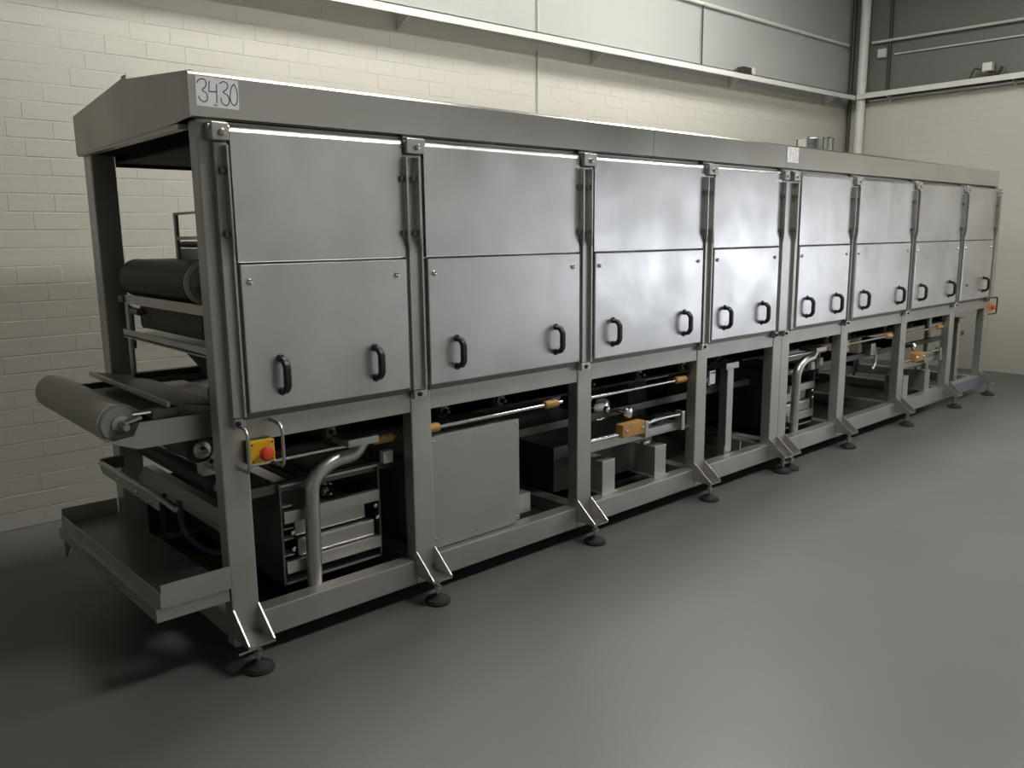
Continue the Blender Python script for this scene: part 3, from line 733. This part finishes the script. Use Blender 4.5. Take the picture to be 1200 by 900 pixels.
fm.box(0.22, 0.235, 0.45, 0.86, 1.705, 1.715).box(0.22, 0.235, 0.45, 0.86, 1.598, 1.612).box(0.24, 0.25, 0.50, 0.9, 1.50, 1.56)
f = fm.build('sensor_frame', 'frame_steel', sec1)
MB().cyl((0.22, 0.55, 1.578), (0.22, 0.80, 1.578), 0.014, 10).build('clamp_rod', 'black_plastic', f)
# scraper bar, roller cover and hose in the lower end
g = MB().tube([(-0.10, 1.17, 0.581), (-0.10, 0.46, 0.598), (-0.085, 0.27, 0.574)], 0.011, 10).build('scraper_bar', 'satin_steel', sec1)
MB().box(-0.100, -0.094, 0.42, 1.16, 0.535, 0.588).build('scraper_strip', 'cabinet_steel', g)
for by in (0.5, 0.68, 0.92):
    link('bolt', BOLT, None, g, (-0.096, by, 0.555)).rotation_euler = (0, 0, -math.pi/2)
MB().box(-0.098, 0.0, 1.165, 1.185, 0.545, 0.60).build('bar_arm', 'dark_steel', g)
MB().prism([(0.06, 0.49), (0.09, 0.53), (0.13, 0.53), (0.16, 0.48), (0.16, 0.46), (0.06, 0.46)], 'y', 0.20, 1.16).build('roller_cover', 'cabinet_steel', sec1)
roller(sec1, 'belt_roller', 0.10, 0.62, 0.30, 1.16, 0.038, 'dark_belt')
MB().tube(fillet([(-0.02, 0.42, 0.56), (-0.02, 0.40, 0.42), (0.05, 0.30, 0.35), (0.12, 0.26, 0.35)], 0.08), 0.012, 10).build('hose', 'blue_hose', sec1)
MB().tube(fillet([(-0.03, 0.55, 0.56), (-0.05, 0.55, 0.45), (-0.04, 0.55, 0.36)], 0.08), 0.009, 8).build('hose', 'black_rubber', sec1)

# ------------------------------------------------------------------ paper sheets with handwriting
D3 = [(180,260),(200,215),(250,185),(310,195),(335,250),(325,320),(270,390),(330,430),(355,490),(350,560),(310,600),(250,580),(210,530),(215,495)]
D4a = [(390,215),(385,330),(380,410),(520,410)]
D4b = [(515,270),(518,450),(520,620)]
D3b = [(570,270),(600,235),(650,225),(705,260),(710,320),(680,370),(630,410),(690,450),(735,520),(735,590),(700,645),(650,640),(600,590),(595,510)]
D0 = [(825,265),(780,320),(760,420),(755,530),(790,620),(840,640),(875,590),(885,480),(870,360),(825,265)]
def uv(p):
    x, y = p
    top = 120+0.115*(x-150); bot = 670+0.066*(x-150)
    return ((x-150-0.04*(y-150))/745.0, (y-top)/(bot-top))
def stroke(mb, pts, w, wd, ht, y):
    P = []
    q = [Vector((uv(p)[0]*wd, 0, -uv(p)[1]*ht)) for p in pts]
    for i in range(len(q)-1):                       # Catmull-Rom
        a, b, c, d_ = q[max(i-1, 0)], q[i], q[i+1], q[min(i+2, len(q)-1)]
        sharp = len(pts) < 5
        for k in range(6):
            t = k/6
            P.append(b.lerp(c, t) if sharp else 0.5*((2*b)+(c-a)*t+(2*a-5*b+4*c-d_)*t*t+(3*b-a-3*c+d_)*t**3))
    P.append(q[-1])
    bm = bmesh.new(); prev = None
    for i, p in enumerate(P):
        t = (P[min(i+1, len(P)-1)]-P[max(i-1, 0)]).normalized(); n = Vector((-t.z, 0, t.x))*w
        a, b = bm.verts.new((p.x+n.x, y, p.z+n.z)), bm.verts.new((p.x-n.x, y, p.z-n.z))
        if prev: bm.faces.new((prev[0], a, b, prev[1]))
        prev = (a, b)
    mb.merge(bm)
def sheet(x, z, wd, ht, tilt, label, w, faint):
    t = thing('paper_sheet', (x, -0.0255, z), label, 'paper sheet')
    t.rotation_euler = (0, tilt, 0)
    MB().box(0, wd, -0.0008, 0.0, -ht, 0).build('sheet', 'paper', t)
    m = MB()
    for s_ in (D3, D4a, D4b, D3b, D0): stroke(m, s_, w, wd, ht, -0.0012)
    m.build('handwriting', 'ink_smudge' if faint else 'ink', t)
    if not faint:
        MB().box(wd*0.40, wd*0.485, -0.0013, -0.0009, -ht*0.95, -ht*0.90).build('smudge', 'ink_smudge', t)
sheet(0.000, 2.136, 0.148, 0.096, math.radians(1.0), 'white sheet with 3430 handwritten in pen, taped at the hood corner', 0.0017, False)
sheet(3.775, 2.137, 0.140, 0.094, 0.0, 'white sheet with faint handwriting taped where the two hoods meet', 0.0015, True)
